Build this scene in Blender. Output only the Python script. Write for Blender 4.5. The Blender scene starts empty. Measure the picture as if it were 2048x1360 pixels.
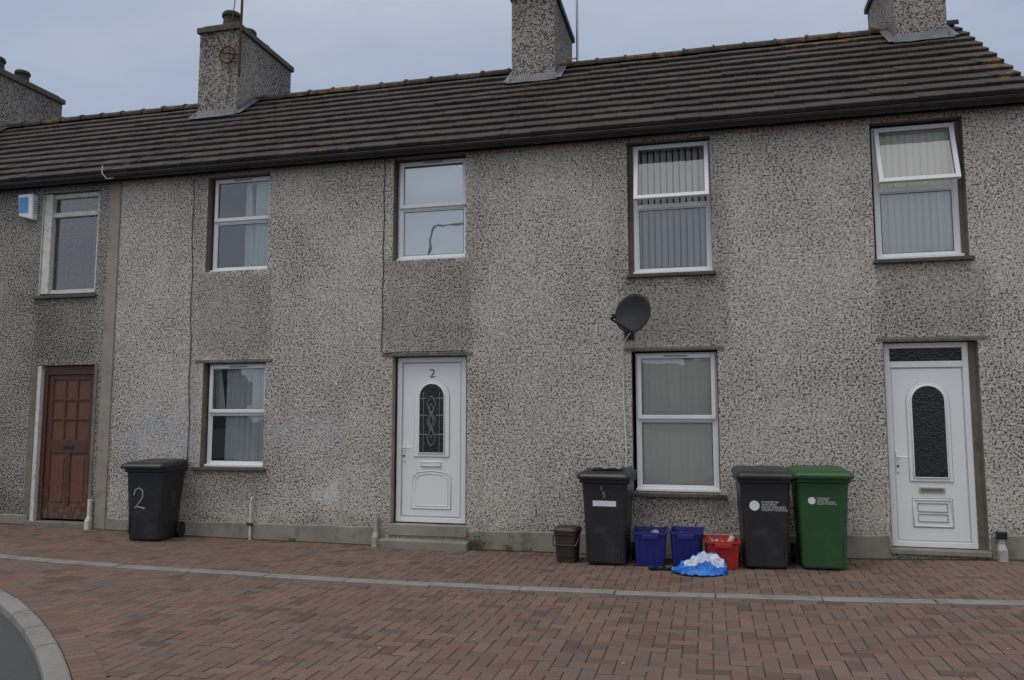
import bpy, math, random
from mathutils import Vector, Matrix
random.seed(7)
R=math.radians
scene=bpy.context.scene
scene.view_settings.view_transform='Standard'
scene.view_settings.look='None'
scene.view_settings.exposure=0

# ------------------------------------------------------------------ helpers
class NT:
    def __init__(s,mat):
        s.t=mat.node_tree; s.n=s.t.nodes; s.l=s.t.links
    def new(s,t,**k):
        n=s.n.new(t)
        for a,b in k.items(): setattr(n,a,b)
        return n
    def put(s,sock,v):
        if isinstance(v,bpy.types.NodeSocket): s.l.new(v,sock)
        elif v is not None:
            if isinstance(v,(tuple,list)) and len(v)==3 and sock.type=='RGBA': v=(*v,1)
            sock.default_value=v
    def math(s,op,a,b=None,clamp=False):
        n=s.new('ShaderNodeMath',operation=op); n.use_clamp=clamp
        s.put(n.inputs[0],a)
        if b is not None: s.put(n.inputs[1],b)
        return n.outputs[0]
    def mix(s,f,a,b,bt='MIX'):
        n=s.new('ShaderNodeMix',data_type='RGBA',blend_type=bt)
        s.put(n.inputs[0],f); s.put(n.inputs[6],a); s.put(n.inputs[7],b)
        return n.outputs[2]
    def rng(s,v,a,b,c=0.,d=1.,smooth=True):
        n=s.new('ShaderNodeMapRange'); 
        if smooth: n.interpolation_type='SMOOTHSTEP'
        s.put(n.inputs[0],v)
        for i,x in enumerate((a,b,c,d)): n.inputs[i+1].default_value=x
        return n.outputs[0]
    def noise(s,vec,scale,detail=2,rough=.5):
        n=s.new('ShaderNodeTexNoise'); s.put(n.inputs['Vector'],vec)
        n.inputs['Scale'].default_value=scale; n.inputs['Detail'].default_value=detail; n.inputs['Roughness'].default_value=rough
        return n.outputs[0]
    def vor(s,vec,scale,feature='F1',out=0):
        n=s.new('ShaderNodeTexVoronoi',feature=feature); s.put(n.inputs['Vector'],vec)
        n.inputs['Scale'].default_value=scale
        return n.outputs[out]
    def scalev(s,vec,v):
        n=s.new('ShaderNodeVectorMath',operation='MULTIPLY'); s.put(n.inputs[0],vec); n.inputs[1].default_value=v
        return n.outputs[0]
    def pos(s):
        return s.new('ShaderNodeNewGeometry').outputs['Position']
    def island(s):
        return s.new('ShaderNodeNewGeometry').outputs['Random Per Island']
    def obj(s):
        return s.new('ShaderNodeTexCoord').outputs['Object']
    def sep(s,v):
        n=s.new('ShaderNodeSeparateXYZ'); s.put(n.inputs[0],v); return n.outputs
    def bump(s,h,st,dist):
        n=s.new('ShaderNodeBump'); s.put(n.inputs['Height'],h); n.inputs['Strength'].default_value=st; n.inputs['Distance'].default_value=dist
        return n.outputs[0]
def newmat(name):
    m=bpy.data.materials.new(name); m.use_nodes=True
    t=NT(m); b=m.node_tree.nodes['Principled BSDF']
    return m,t,b
def simple(name,col,rough=.5,var=.12,scale=6,bump=.0,bscale=60,metal=0,dirt=None,spec=.5):
    m,t,b=newmat(name); p=t.obj()
    n=t.noise(p,scale,3,.6)
    c=t.mix(n,tuple(x*(1-var*1.6) for x in col),tuple(x*(1+var*1.0) for x in col))
    if dirt:
        d=t.rng(t.noise(p,scale*1.7,4,.7),.5,.75)
        c=t.mix(d,c,dirt)
    t.put(b.inputs['Base Color'],c); b.inputs['Roughness'].default_value=rough; b.inputs['Metallic'].default_value=metal
    b.inputs['Specular IOR Level'].default_value=spec
    if bump: t.put(b.inputs['Normal'],t.bump(t.noise(p,bscale,2,.6),bump,.01))
    return m

# ------------------------------------------------------------------ materials
def rect(t,x,z,x0,x1,z0,z1,s=.08,sz=None):
    sz=sz or s
    a=t.rng(x,x0-s,x0+s); b=t.rng(x,x1-s,x1+s,1.,0.)
    c=t.rng(z,z0-sz,z0+sz); d=t.rng(z,z1-sz,z1+sz,1.,0.)
    return t.math('MULTIPLY',t.math('MULTIPLY',a,b),t.math('MULTIPLY',c,d))
def pebble(name,light,dark,thr,stains,smudges=()):
    m,t,b=newmat(name); p=t.pos()
    n1=t.noise(p,40,2,.7)
    n0=t.noise(p,.8,4,.6)
    thrn=t.math('ADD',n1,t.rng(n0,.3,.7,-.03,.03))
    f=t.rng(thrn,thr-.035,thr+.04)
    vn=t.new('ShaderNodeTexVoronoi'); t.put(vn.inputs['Vector'],p); vn.inputs['Scale'].default_value=70
    stone=t.sep(vn.outputs[1])
    lc=t.mix(stone[0],tuple(x*.62 for x in light),tuple(x*1.25 for x in light))
    lc=t.mix(t.rng(stone[1],.86,.92),lc,(light[0]*.85,light[1]*.70,light[2]*.60))
    c=t.mix(f,dark,lc)
    c=t.mix(1.,c,t.mix(n0,(.86,.86,.88),(1.1,1.09,1.06)),'MULTIPLY')
    st=t.noise(t.scalev(p,(3.0,1,.22)),1.6,3,.6)
    c=t.mix(t.rng(st,.5,.74,0,.22),c,tuple(x*.5 for x in light))
    dn=t.noise(p,2.6,4,.65)
    sp=t.sep(p)
    x=t.math('ADD',sp[0],t.rng(dn,.2,.8,-.05,.05)); z=t.math('ADD',sp[2],t.rng(dn,.2,.8,.14,-.14))
    tot=None
    for (x0,x1,z0,z1,s,sz,w) in stains:
        k=t.math('MULTIPLY',rect(t,x,z,x0,x1,z0,z1,s,sz),w)
        tot=k if tot is None else t.math('MAXIMUM',tot,k)
    if tot is not None:
        tot=t.math('MULTIPLY',tot,t.rng(dn,.25,.7,.6,1.))
        c=t.mix(tot,c,t.mix(1.,c,(.30,.295,.28),'MULTIPLY'))
    if smudges:
        sn=t.noise(p,4.5,4,.7)
        for (x0,x1,z0,z1,s,w,col) in smudges:
            k=t.math('MULTIPLY',rect(t,x,z,x0,x1,z0,z1,s,s),t.rng(sn,.36,.66,0,w))
            c=t.mix(k,c,col)
    t.put(b.inputs['Base Color'],c); b.inputs['Roughness'].default_value=.95; b.inputs['Specular IOR Level'].default_value=.2
    t.put(b.inputs['Normal'],t.bump(t.math('MULTIPLY',vn.outputs[0],-1.),.5,.010))
    return m
blue=(.44,.50,.60)
LW=(.555,.525,.48); DW=(.066,.058,.05)
M_wallB=pebble('pebbledash_light',LW,DW,.435,
  [(-7.0,-5.82,2.42,3.60,.04,.06,.42),(-4.15,-2.93,2.42,3.64,.04,.06,.45),(-7.05,-5.8,.3,.86,.1,.2,.35),
   (-2.93,-2.78,3.0,5.2,.12,.5,.25),(-8.4,-2.4,.0,.25,.3,.12,.35),(-7.1,-6.92,.9,5.1,.06,.2,.3)],
  [(-8.1,-6.9,1.0,1.7,.3,.50,blue),(-5.9,-4.7,1.25,1.5,.2,.50,blue),(-5.15,-4.75,.5,.68,.08,.8,(.62,.63,.64))])
M_wallC=pebble('pebbledash_light_b',LW,DW,.435,
  [(-1.0,.28,2.42,3.30,.07,.1,.5),(1.9,3.05,2.47,3.33,.08,.1,.42),(.10,.28,2.6,4.9,.12,.5,.4),(-1.08,-.93,2.9,4.9,.1,.6,.35),
   (-1.0,.25,.35,.64,.1,.12,.45),(-2.5,3.6,.0,.3,.3,.12,.35)])
M_wallA=pebble('pebbledash_grey',(.38,.365,.34),(.055,.05,.046),.47,
  [(-9.8,-8.7,2.4,3.35,.08,.1,.4),(-12,-8.5,0,.4,.3,.15,.35)])
M_chim=pebble('pebbledash_chimney',(.40,.375,.345),(.055,.05,.045),.475,[(-20,10,7.75,8.4,.3,.3,.35)])
M_render=simple('smooth_render',(.33,.29,.245),.9,.22,3,.3,90,dirt=(.20,.18,.15))
M_plinth=simple('plinth_render',(.28,.255,.215),.9,.3,2.5,.35,60,dirt=(.13,.125,.095))
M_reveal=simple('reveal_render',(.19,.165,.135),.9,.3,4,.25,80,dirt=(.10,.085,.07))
M_cement=simple('cement_cap',(.20,.185,.155),.95,.35,5,.4,50,dirt=(.10,.09,.065))
M_ccap=simple('chimney_cap_cement',(.11,.10,.085),.95,.35,5,.4,50,dirt=(.05,.048,.035))
M_conc=simple('kerb_concrete',(.25,.24,.222),.9,.25,3,.3,80,dirt=(.15,.142,.128))
M_white=simple('white_upvc',(.80,.81,.82),.32,.03,2)
M_oldwhite=simple('old_white_paint',(.66,.65,.61),.6,.15,8,.2,40,dirt=(.33,.31,.27))
M_shadowgap=simple('shade_line_and_vent_grey',(.30,.31,.32),.6,.1,8)  # grey for shade lines drawn around door edges and mouldings; also colours the vents
M_grey=simple('grey_plastic_cover',(.40,.40,.38),.6,.25,6,dirt=(.18,.17,.15))
M_black=simple('black_gutter_plastic',(.015,.015,.017),.35,.3,5,dirt=(.03,.03,.03))
M_bin=simple('dark_grey_bin_plastic',(.022,.023,.027),.42,.25,3,.08,120,dirt=(.042,.042,.043))
M_green=simple('green_bin_plastic',(.024,.088,.028),.42,.2,3,.08,120,dirt=(.035,.095,.04))
M_tyre=simple('tyre_rubber',(.012,.012,.012),.7)
M_bluebox=simple('blue_crate_plastic',(.014,.020,.17),.4,.2,5)
M_redbox=simple('red_crate_plastic',(.40,.025,.018),.4,.2,5)
M_brown=simple('brown_caddy_plastic',(.042,.026,.021),.5,.2,5)
M_rust=simple('rusty_metal',(.10,.04,.022),.85,.4,15,metal=.2)
M_metal=simple('galvanised_metal',(.35,.36,.37),.4,.2,10,metal=.8)
M_lead=simple('lead_flashing',(.15,.16,.17),.6,.4,6,.2,30,dirt=(.07,.068,.065))
M_pot=simple('clay_pot',(.05,.042,.038),.85,.3,8)
M_dish=simple('dish_grey',(.022,.024,.028),.62,.15,6,spec=.3)
M_chalk=simple('white_marking',(.42,.43,.44),.7,.2,30)
M_chalk2=simple('faint_marking',(.09,.092,.095),.7,.2,30)
M_brass=simple('brass_letterplate',(.55,.50,.38),.35,.1,10,metal=.6)
M_num=simple('bronze_number',(.12,.09,.07),.5)
M_cable=simple('black_cable',(.05,.047,.043),.6)
M_wcable=simple('white_cable',(.72,.72,.70),.6)
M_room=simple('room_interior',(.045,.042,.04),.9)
M_blueplate=simple('alarm_blue',(.09,.26,.60),.4,.05)
def bagm(name,c1,c2):
    m,t,b=newmat(name); p=t.obj()
    t.put(b.inputs['Base Color'],t.mix(t.rng(t.noise(p,14,3,.6),.35,.65),c1,c2)); b.inputs['Roughness'].default_value=.3
    t.put(b.inputs['Normal'],t.bump(t.noise(p,26,3,.6),.8,.02)); return m
M_bag=bagm('blue_bag_plastic',(.012,.09,.42),(.025,.20,.66))
M_bagw=bagm('white_bag_lining',(.36,.42,.56),(.66,.69,.75))
M_litter=simple('litter_paper',(.50,.47,.42),.7,.3,9)
M_leaf=simple('weed_leaves',(.09,.13,.04),.7,.4,20)
M_leafr=simple('weed_red_leaves',(.20,.07,.03),.7,.4,20)
M_lampm=simple('lamp_steel',(.30,.31,.31),.5)
M_far=simple('distant_house_render',(.22,.21,.20),.9)
M_farroof=simple('distant_roof_slate',(.05,.05,.055),.8)
M_dirt=simple('joint_sand',(.055,.049,.042),.95,.4,4)
def doorwood(name,c1,c2):
    m,t,b=newmat(name); p=t.pos(); s=t.sep(p)
    n=t.noise(t.scalev(p,(9,9,1.6)),3,4,.65)
    c=t.mix(n,c1,c2)
    w=t.math('ADD',t.noise(t.scalev(p,(1,1,.35)),22,5,.8),t.rng(s[2],0.1,1.0,.12,-.02))
    c=t.mix(t.rng(w,.60,.70,0,.6),c,(.22,.16,.13))
    t.put(b.inputs['Base Color'],c); b.inputs['Roughness'].default_value=.55
    return m
M_door=doorwood('worn_brown_door',(.045,.018,.013),(.115,.044,.029))
M_doorp=doorwood('worn_brown_door_panels',(.075,.028,.017),(.19,.072,.040))
def glassm(name,base=.07,rough=0.0,tint=(.92,.95,.94)):
    m=bpy.data.materials.new(name); m.use_nodes=True; t=NT(m); t.n.clear()
    out=t.new('ShaderNodeOutputMaterial'); g=t.new('ShaderNodeBsdfGlossy'); tr=t.new('ShaderNodeBsdfTransparent')
    g.inputs['Roughness'].default_value=rough; g.inputs['Color'].default_value=(1,1,1,1)
    tr.inputs['Color'].default_value=(*tint,1)
    fr=t.new('ShaderNodeFresnel'); fr.inputs['IOR'].default_value=1.6
    mx=t.new('ShaderNodeMixShader')
    t.l.new(t.math('ADD',fr.outputs[0],base,True),mx.inputs[0]); t.l.new(tr.outputs[0],mx.inputs[1]); t.l.new(g.outputs[0],mx.inputs[2])
    nb=t.bump(t.noise(t.obj(),1.8,2,.5),.04,.05); t.l.new(nb,g.inputs['Normal'])
    t.l.new(mx.outputs[0],out.inputs[0])
    return m
M_glass=glassm('window_glass',.10)
M_glassb=glassm('window_glass_blinds',.10,tint=(.97,.98,.97))
M_glassm=glassm('window_glass_reflective',.34,tint=(.96,.99,.97))
def obsc():
    m,t,b=newmat('obscure_door_glass'); p=t.obj()
    t.put(b.inputs['Base Color'],t.mix(t.noise(p,30,3,.6),(.010,.012,.012),(.04,.045,.045)))
    b.inputs['Roughness'].default_value=.15; b.inputs['Specular IOR Level'].default_value=.35
    t.put(b.inputs['Normal'],t.bump(t.vor(p,34),.5,.010))
    return m
M_obsc=obsc()
def net(name,col,alpha):
    m,t,b=newmat(name); b.inputs['Base Color'].default_value=(*col,1); b.inputs['Roughness'].default_value=.9
    b.inputs['Alpha'].default_value=alpha
    return m
M_net=net('net_curtain',(.88,.91,.91),.85)
def lacem():
    m,t,b=newmat('brown_lace_curtain'); p=t.pos()
    t.put(b.inputs['Base Color'],t.mix(t.rng(t.vor(p,34),.2,.6),(.36,.22,.17),(.11,.07,.055))); b.inputs['Roughness'].default_value=.9
    return m
M_lace=lacem()
M_blind=simple('blind_fabric',(.88,.87,.80),.8,.03,3)
M_blind3=simple('blind_fabric_grey',(.62,.63,.62),.8,.03,3)
M_sheet=simple('pale_roller_blind',(.74,.82,.79),.8,.05,1)
M_wdark=simple('dark_horizontal_blind',(.07,.075,.075),.6)
def roofm():
    m,t,b=newmat('concrete_roof_tiles'); p=t.pos(); i=t.island()
    c=t.mix(i,(.028,.021,.019),(.050,.039,.035))
    c=t.mix(t.rng(t.noise(p,1.1,4,.6),.42,.75,0,.5),c,(.068,.057,.050))
    sp=t.sep(p)
    ln=t.noise(p,7,4,.75)
    near=t.math('MAXIMUM',t.rng(sp[2],6.75,7.2,0,.11),t.rng(sp[0],2.9,3.6,0,.10))
    k=t.rng(t.math('ADD',t.math('ADD',ln,near),t.rng(t.noise(p,.9,2,.5),.3,.7,-.1,.07)),.64,.71,0,.75)
    c=t.mix(k,c,(.19,.115,.03))
    sp2=t.rng(t.noise(p,30,2,.6),.67,.72,0,.5)
    c=t.mix(sp2,c,(.17,.165,.15))
    t.put(b.inputs['Base Color'],c); b.inputs['Roughness'].default_value=.75; b.inputs['Specular IOR Level'].default_value=.4
    t.put(b.inputs['Normal'],t.bump(t.noise(p,60,2,.6),.3,.01))
    return m
M_roof=roofm()
def paver():
    m,t,b=newmat('brick_pavers'); p=t.pos(); i=t.island()
    r=t.new('ShaderNodeValToRGB'); cr=r.color_ramp
    cols=[(0,(.115,.078,.064)),(.2,(.175,.108,.080)),(.42,(.205,.128,.095)),(.6,(.150,.112,.096)),(.8,(.205,.142,.108)),(1,(.172,.112,.086))]
    cr.elements[0].position=0; cr.elements[0].color=(*cols[0][1],1); cr.elements[1].position=1; cr.elements[1].color=(*cols[-1][1],1)
    for q,c in cols[1:-1]:
        e=cr.elements.new(q); e.color=(*c,1)
    t.put(r.inputs[0],i)
    c=t.mix(1.,r.outputs[0],t.mix(t.noise(p,.55,4,.6),(.66,.70,.74),(1.22,1.17,1.12)),'MULTIPLY')
    c=t.mix(t.rng(t.noise(p,45,3,.7),.48,.75,0,.55),c,(.075,.066,.060))
    c=t.mix(t.rng(t.noise(p,7,4,.7),.60,.8,0,.45),c,(.21,.19,.17))
    c=t.mix(t.rng(t.vor(p,1.7),.05,.03,0,.5),c,(.055,.05,.047))
    t.put(b.inputs['Base Color'],c); b.inputs['Roughness'].default_value=.82; b.inputs['Specular IOR Level'].default_value=.35
    t.put(b.inputs['Normal'],t.bump(t.noise(p,90,2,.7),.4,.008))
    return m
M_paver=paver()
def asph():
    m,t,b=newmat('asphalt'); p=t.pos()
    c=t.mix(t.noise(p,90,3,.7),(.03,.03,.032),(.11,.11,.112))
    c=t.mix(t.rng(t.noise(p,.5,3,.6),.4,.7,0,.4),c,(.08,.08,.082))
    t.put(b.inputs['Base Color'],c); b.inputs['Roughness'].default_value=.85
    t.put(b.inputs['Normal'],t.bump(t.vor(p,110),.5,.01))
    return m
M_asph=asph()

# ------------------------------------------------------------------ object helpers
def empty(name,loc=(0,0,0),rz=0):
    e=bpy.data.objects.new(name,None); e.location=loc; e.rotation_euler=(0,0,rz); e.empty_display_size=.3
    scene.collection.objects.link(e); return e
def attach(o,parent):
    if parent is not None:
        o.parent=parent
        if parent.name.startswith('terraced_house'):
            o.location=Vector(o.location)-Vector(parent.location)
def mobj(name,v,f,mat,parent=None,smooth=False,bev=0):
    me=bpy.data.meshes.new(name); me.from_pydata(v,[],f); me.update()
    if isinstance(mat,(list,tuple)):
        for m in mat: me.materials.append(m)
    elif mat: me.materials.append(mat)
    o=bpy.data.objects.new(name,me); scene.collection.objects.link(o)
    if smooth:
        for p in me.polygons: p.use_smooth=True
    if bev:
        b=o.modifiers.new('bevel','BEVEL'); b.width=bev; b.segments=2; b.limit_method='ANGLE'
    attach(o,parent); return o
def boxv(x0,x1,y0,y1,z0,z1,off=0):
    v=[(x0,y0,z0),(x1,y0,z0),(x1,y1,z0),(x0,y1,z0),(x0,y0,z1),(x1,y0,z1),(x1,y1,z1),(x0,y1,z1)]
    f=[(0,3,2,1),(4,5,6,7),(0,1,5,4),(1,2,6,5),(2,3,7,6),(3,0,4,7)]
    return v,[tuple(i+off for i in q) for q in f]
def box(name,x0,x1,y0,y1,z0,z1,mat,parent=None,bev=0):
    v,f=boxv(x0,x1,y0,y1,z0,z1); return mobj(name,v,f,mat,parent,bev=bev)
def boxes(name,L,mat,parent=None,bev=0):
    V=[];F=[]
    for b in L:
        v,f=boxv(*b,off=len(V)); V+=v;F+=f
    return mobj(name,V,F,mat,parent,bev=bev)
def frommesh(name,data):
    o=bpy.data.objects.new(name,data); scene.collection.objects.link(o)
    me=bpy.data.meshes.new_from_object(o.evaluated_get(bpy.context.evaluated_depsgraph_get()))
    bpy.data.objects.remove(o)
    o=bpy.data.objects.new(name,me); scene.collection.objects.link(o); return o
def curve(name,pts,r,mat,parent=None,cyc=False,res=3):
    c=bpy.data.curves.new(name,'CURVE'); c.dimensions='3D'; c.bevel_depth=r; c.bevel_resolution=res; c.use_fill_caps=True
    s=c.splines.new('POLY'); s.points.add(len(pts)-1)
    for i,p in enumerate(pts): s.points[i].co=(*p,1)
    s.use_cyclic_u=cyc
    c.materials.append(mat)
    o=frommesh(name,c)
    for p in o.data.polygons: p.use_smooth=True
    attach(o,parent); return o
def text(name,body,size,loc,mat,parent,rot=(R(90),0,0),align='CENTER',ext=.0008):
    c=bpy.data.curves.new(name,'FONT'); c.body=body; c.size=size; c.align_x=align; c.extrude=ext; c.space_line=.85
    c.materials.append(mat)
    o=frommesh(name,c)
    o.location=loc; o.rotation_euler=rot; attach(o,parent); return o
def rrect(w,d,r,z,cy=0,cx=0,n=4):
    P=[]
    for (sx,sy,a0) in ((1,-1,-90),(1,1,0),(-1,1,90),(-1,-1,180)):
        for i in range(n+1):
            a=R(a0+90*i/n); P.append((cx+sx*(w/2-r)+r*math.cos(a),cy+sy*(d/2-r)+r*math.sin(a),z))
    return P
def loft(name,rings,mat,parent=None,capb=True,capt=True,smooth=False,bev=0):
    n=len(rings[0]);V=[];F=[]
    for r in rings: V+=r
    for k in range(len(rings)-1):
        for i in range(n):
            j=(i+1)%n; F.append((k*n+i,k*n+j,(k+1)*n+j,(k+1)*n+i))
    if capb: F.append(tuple(reversed(range(n))))
    if capt: F.append(tuple(range((len(rings)-1)*n,len(rings)*n)))
    o=mobj(name,V,F,mat,parent,bev=bev)
    if smooth:
        for p in o.data.polygons: p.use_smooth=len(p.vertices)==4
    return o
def cyl(name,c,r,h,mat,parent=None,axis='z',n=24,r2=None):
    r2=r if r2 is None else r2
    rg=[]
    for (s,rr) in ((-h/2,r),(h/2,r2)):
        q=[]
        for i in range(n):
            a=2*math.pi*i/n; u,v=rr*math.cos(a),rr*math.sin(a)
            q.append({'z':(c[0]+u,c[1]+v,c[2]+s),'x':(c[0]+s,c[1]+u,c[2]+v),'y':(c[0]+v,c[1]+s,c[2]+u)}[axis])
        rg.append(q)
    return loft(name,rg,mat,parent,smooth=True)

# ------------------------------------------------------------------ ground profile
GK=[(-30,.03),(-11,.02),(-8.4,-.02),(-7,-.06),(-4,-.08),(-1.3,-.07),(1.5,0),(3.3,.06),(6,.09),(30,.1)]
def g(x):
    if x<=GK[0][0]: return GK[0][1]
    for (a,za),(b,zb) in zip(GK,GK[1:]):
        if x<=b:
            return za+(zb-za)*(x-a)/(b-a)
    return GK[-1][1]
CX,CY,CR=-13.54,-15.49,14.0
def edgey(x,rr=CR):
    d=rr*rr-(x-CX)**2
    y=CY+math.sqrt(d) if d>0 else -40
    if x<CX: y=99
    lim=-2.65-(CR-rr)
    return min(y,lim)
xs=[-30+i*.5 for i in range(int((.0+30)/.5)+1)]+[.1,.2,.3,.36,.41,.44,.455]+[.5+i*.5 for i in range(60)]
V=[];F=[]
for x in xs:
    V+=[(x,.3,g(x)-.007),(x,edgey(x,CR) if x<.46 else -40,g(x)-.007)]
for i in range(len(xs)-1): F.append((2*i,2*i+1,2*i+3,2*i+2))
mobj('paving_bed',V,F,M_dirt)
def pave(name,x0,x1,y0,y1,test,ox=0,oy=0,c=.105,gap=.0030):
    V=[];F=[]
    def blk(ax,bx,ay,by):
        ax=max(ax,x0)+gap;bx=min(bx,x1)-gap;ay=max(ay,y0)+gap;by=min(by,y1)-gap
        if bx-ax<.02 or by-ay<.02: return
        if not test((ax+bx)/2,(ay+by)/2): return
        t=random.uniform(-.0018,.0018); k=.004; o=len(V)
        tx=random.uniform(-.0012,.0012)
        for (X,Y,dz) in ((ax,ay,-.004),(bx,ay,-.004),(bx,by,-.004),(ax,by,-.004),(ax+k,ay+k,0),(bx-k,ay+k,tx),(bx-k,by-k,tx),(ax+k,by-k,0)):
            V.append((X,Y,g(X)+dz+t))
        F.extend([(o+4,o+5,o+6,o+7),(o,o+1,o+5,o+4),(o+1,o+2,o+6,o+5),(o+2,o+3,o+7,o+6),(o+3,o,o+4,o+7)])
    for i in range(int(math.floor((x0-ox)/c))-1,int(math.ceil((x1-ox)/c))+1):
        for j in range(int(math.floor((y0-oy)/c))-1,int(math.ceil((y1-oy)/c))+1):
            s=(i-j)%4; X=ox+i*c; Y=oy+j*c
            if s==0: blk(X,X+2*c,Y,Y+c)
            elif s==3: blk(X,X+c,Y,Y+2*c)
    return mobj(name,V,F,M_paver)
pave('footpath',-14,9,-1.95,-.004,lambda x,y:True,.02,.03)
KY0,KY1=-2.155,-2.0
def courtok(x,y):
    return math.hypot(x-CX,y-CY)>CR+.12 if x>CX else False
pave('block_paving',-9.4,9,-10.5,KY0-.12,courtok)
V=[];F=[]
def quadblk(P,up=0):
    o=len(V);cx=sum(p[0] for p in P)/4;cy=sum(p[1] for p in P)/4
    for p in P: V.append((cx+(p[0]-cx)*.965,cy+(p[1]-cy)*.965,g(p[0])-.004))
    for p in P: V.append((cx+(p[0]-cx)*.92,cy+(p[1]-cy)*.92,g(p[0])+up))
    F.extend([(o+4,o+5,o+6,o+7),(o,o+1,o+5,o+4),(o+1,o+2,o+6,o+5),(o+2,o+3,o+7,o+6),(o+3,o,o+4,o+7)])
x=-9.4
while x<9:
    quadblk([(x,KY0-.12,0),(x+.21,KY0-.12,0),(x+.21,KY0-.012,0),(x,KY0-.012,0)]); x+=.21
n=int(CR*math.pi/2/.105)
for i in range(n):
    a0=math.pi/2-(i+1)*.105/CR; a1=math.pi/2-i*.105/CR
    P=[(CX+(CR+q)*math.cos(a),CY+(CR+q)*math.sin(a)) for q,a in ((.0,a0),(.20,a0),(.20,a1),(0,a1))]
    if max(p[1] for p in P)<KY0-.12 : quadblk(P,.006)
mobj('paving_edge_course',V,F,M_paver)
V=[];F=[]
x=-30.
while x<12:
    L=.91
    o=len(V);a,b=x+.005,x+L-.005; dz=random.uniform(.004,.012); dy=random.uniform(-.006,.006)
    for (Y,z) in ((KY0,-.03),(KY0,0),(KY0+.012,.006),(KY1-.012,.006),(KY1,0),(KY1,-.03)):
        V+= [(a,Y+dy,g(a)+z+dz),(b,Y+dy,g(b)+z+dz)]
    for k in range(5): F.append((o+2*k,o+2*k+1,o+2*k+3,o+2*k+2))
    F+= [(o,o+2,o+4,o+6,o+8,o+10),(o+11,o+9,o+7,o+5,o+3,o+1)]
    x+=L
mobj('edging_kerb',V,F,M_conc)
V=[];F=[]
x=-14.
while x<9:
    quadblk([(x,-2.0,0),(x+.21,-2.0,0),(x+.21,-1.95,0),(x,-1.95,0)]); x+=.21
mobj('footpath_edge_course',V,F,M_paver)
V=[];F=[]
da=.60/CR
a=math.pi/2
while a>math.pi/2-1.5:
    a1=a-da; o=len(V); st=4; dz=random.uniform(-.004,.006)
    prof=((CR-.004,-.05),(CR-.004,.006),(CR-.02,.012),(CR-.12,.008),(CR-.145,-.012),(CR-.155,-.16))
    for k in range(st+1):
        q=a-.004/CR-(da-.008/CR)*k/st
        for (rr,z) in prof:
            X=CX+rr*math.cos(q);Y=CY+rr*math.sin(q); V.append((X,Y,g(X)+z+dz))
    np_=len(prof)
    for k in range(st):
        for j in range(np_-1):
            F.append((o+k*np_+j,o+k*np_+j+1,o+(k+1)*np_+j+1,o+(k+1)*np_+j))
    F.append(tuple(o+j for j in range(np_))); F.append(tuple(o+st*np_+j for j in reversed(range(np_))))
    a=a1
mobj('curved_kerb',V,F,M_conc)
N=96
def disc(name,rad,z,mat):
    V=[(CX,CY,z)]+[(CX+rad*math.cos(2*math.pi*i/N),CY+rad*math.sin(2*math.pi*i/N),z) for i in range(N)]
    F=[(0,1+i,1+(i+1)%N) for i in range(N)]
    return mobj(name,V,F,mat)
S=500
mobj('ground',[(-S,-S,-.17),(S,-S,-.17),(S,S,-.17),(-S,S,-.17)],[(0,1,2,3)],M_asph)
loft('corner_pavement',[[ (CX+7*math.cos(2*math.pi*i/48),CY+7*math.sin(2*math.pi*i/48),z) for i in range(48)] for z in (-.17,-.05)],M_conc)
disc('road',13.95,-.13,M_asph)
V=[];F=[];x=-10.5
while x<3.5:
    V+=[(x,-.025,g(x)+.012),(x,-.035-random.uniform(.0,.05),g(x)+.003)];x+=.06
for i in range(len(V)//2-1): F.append((2*i,2*i+1,2*i+3,2*i+2))
mobj('moss_strip',V,F,simple('moss_and_silt',(.05,.052,.03),.95,.4,14,.5,50,dirt=(.09,.08,.06)))

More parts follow.
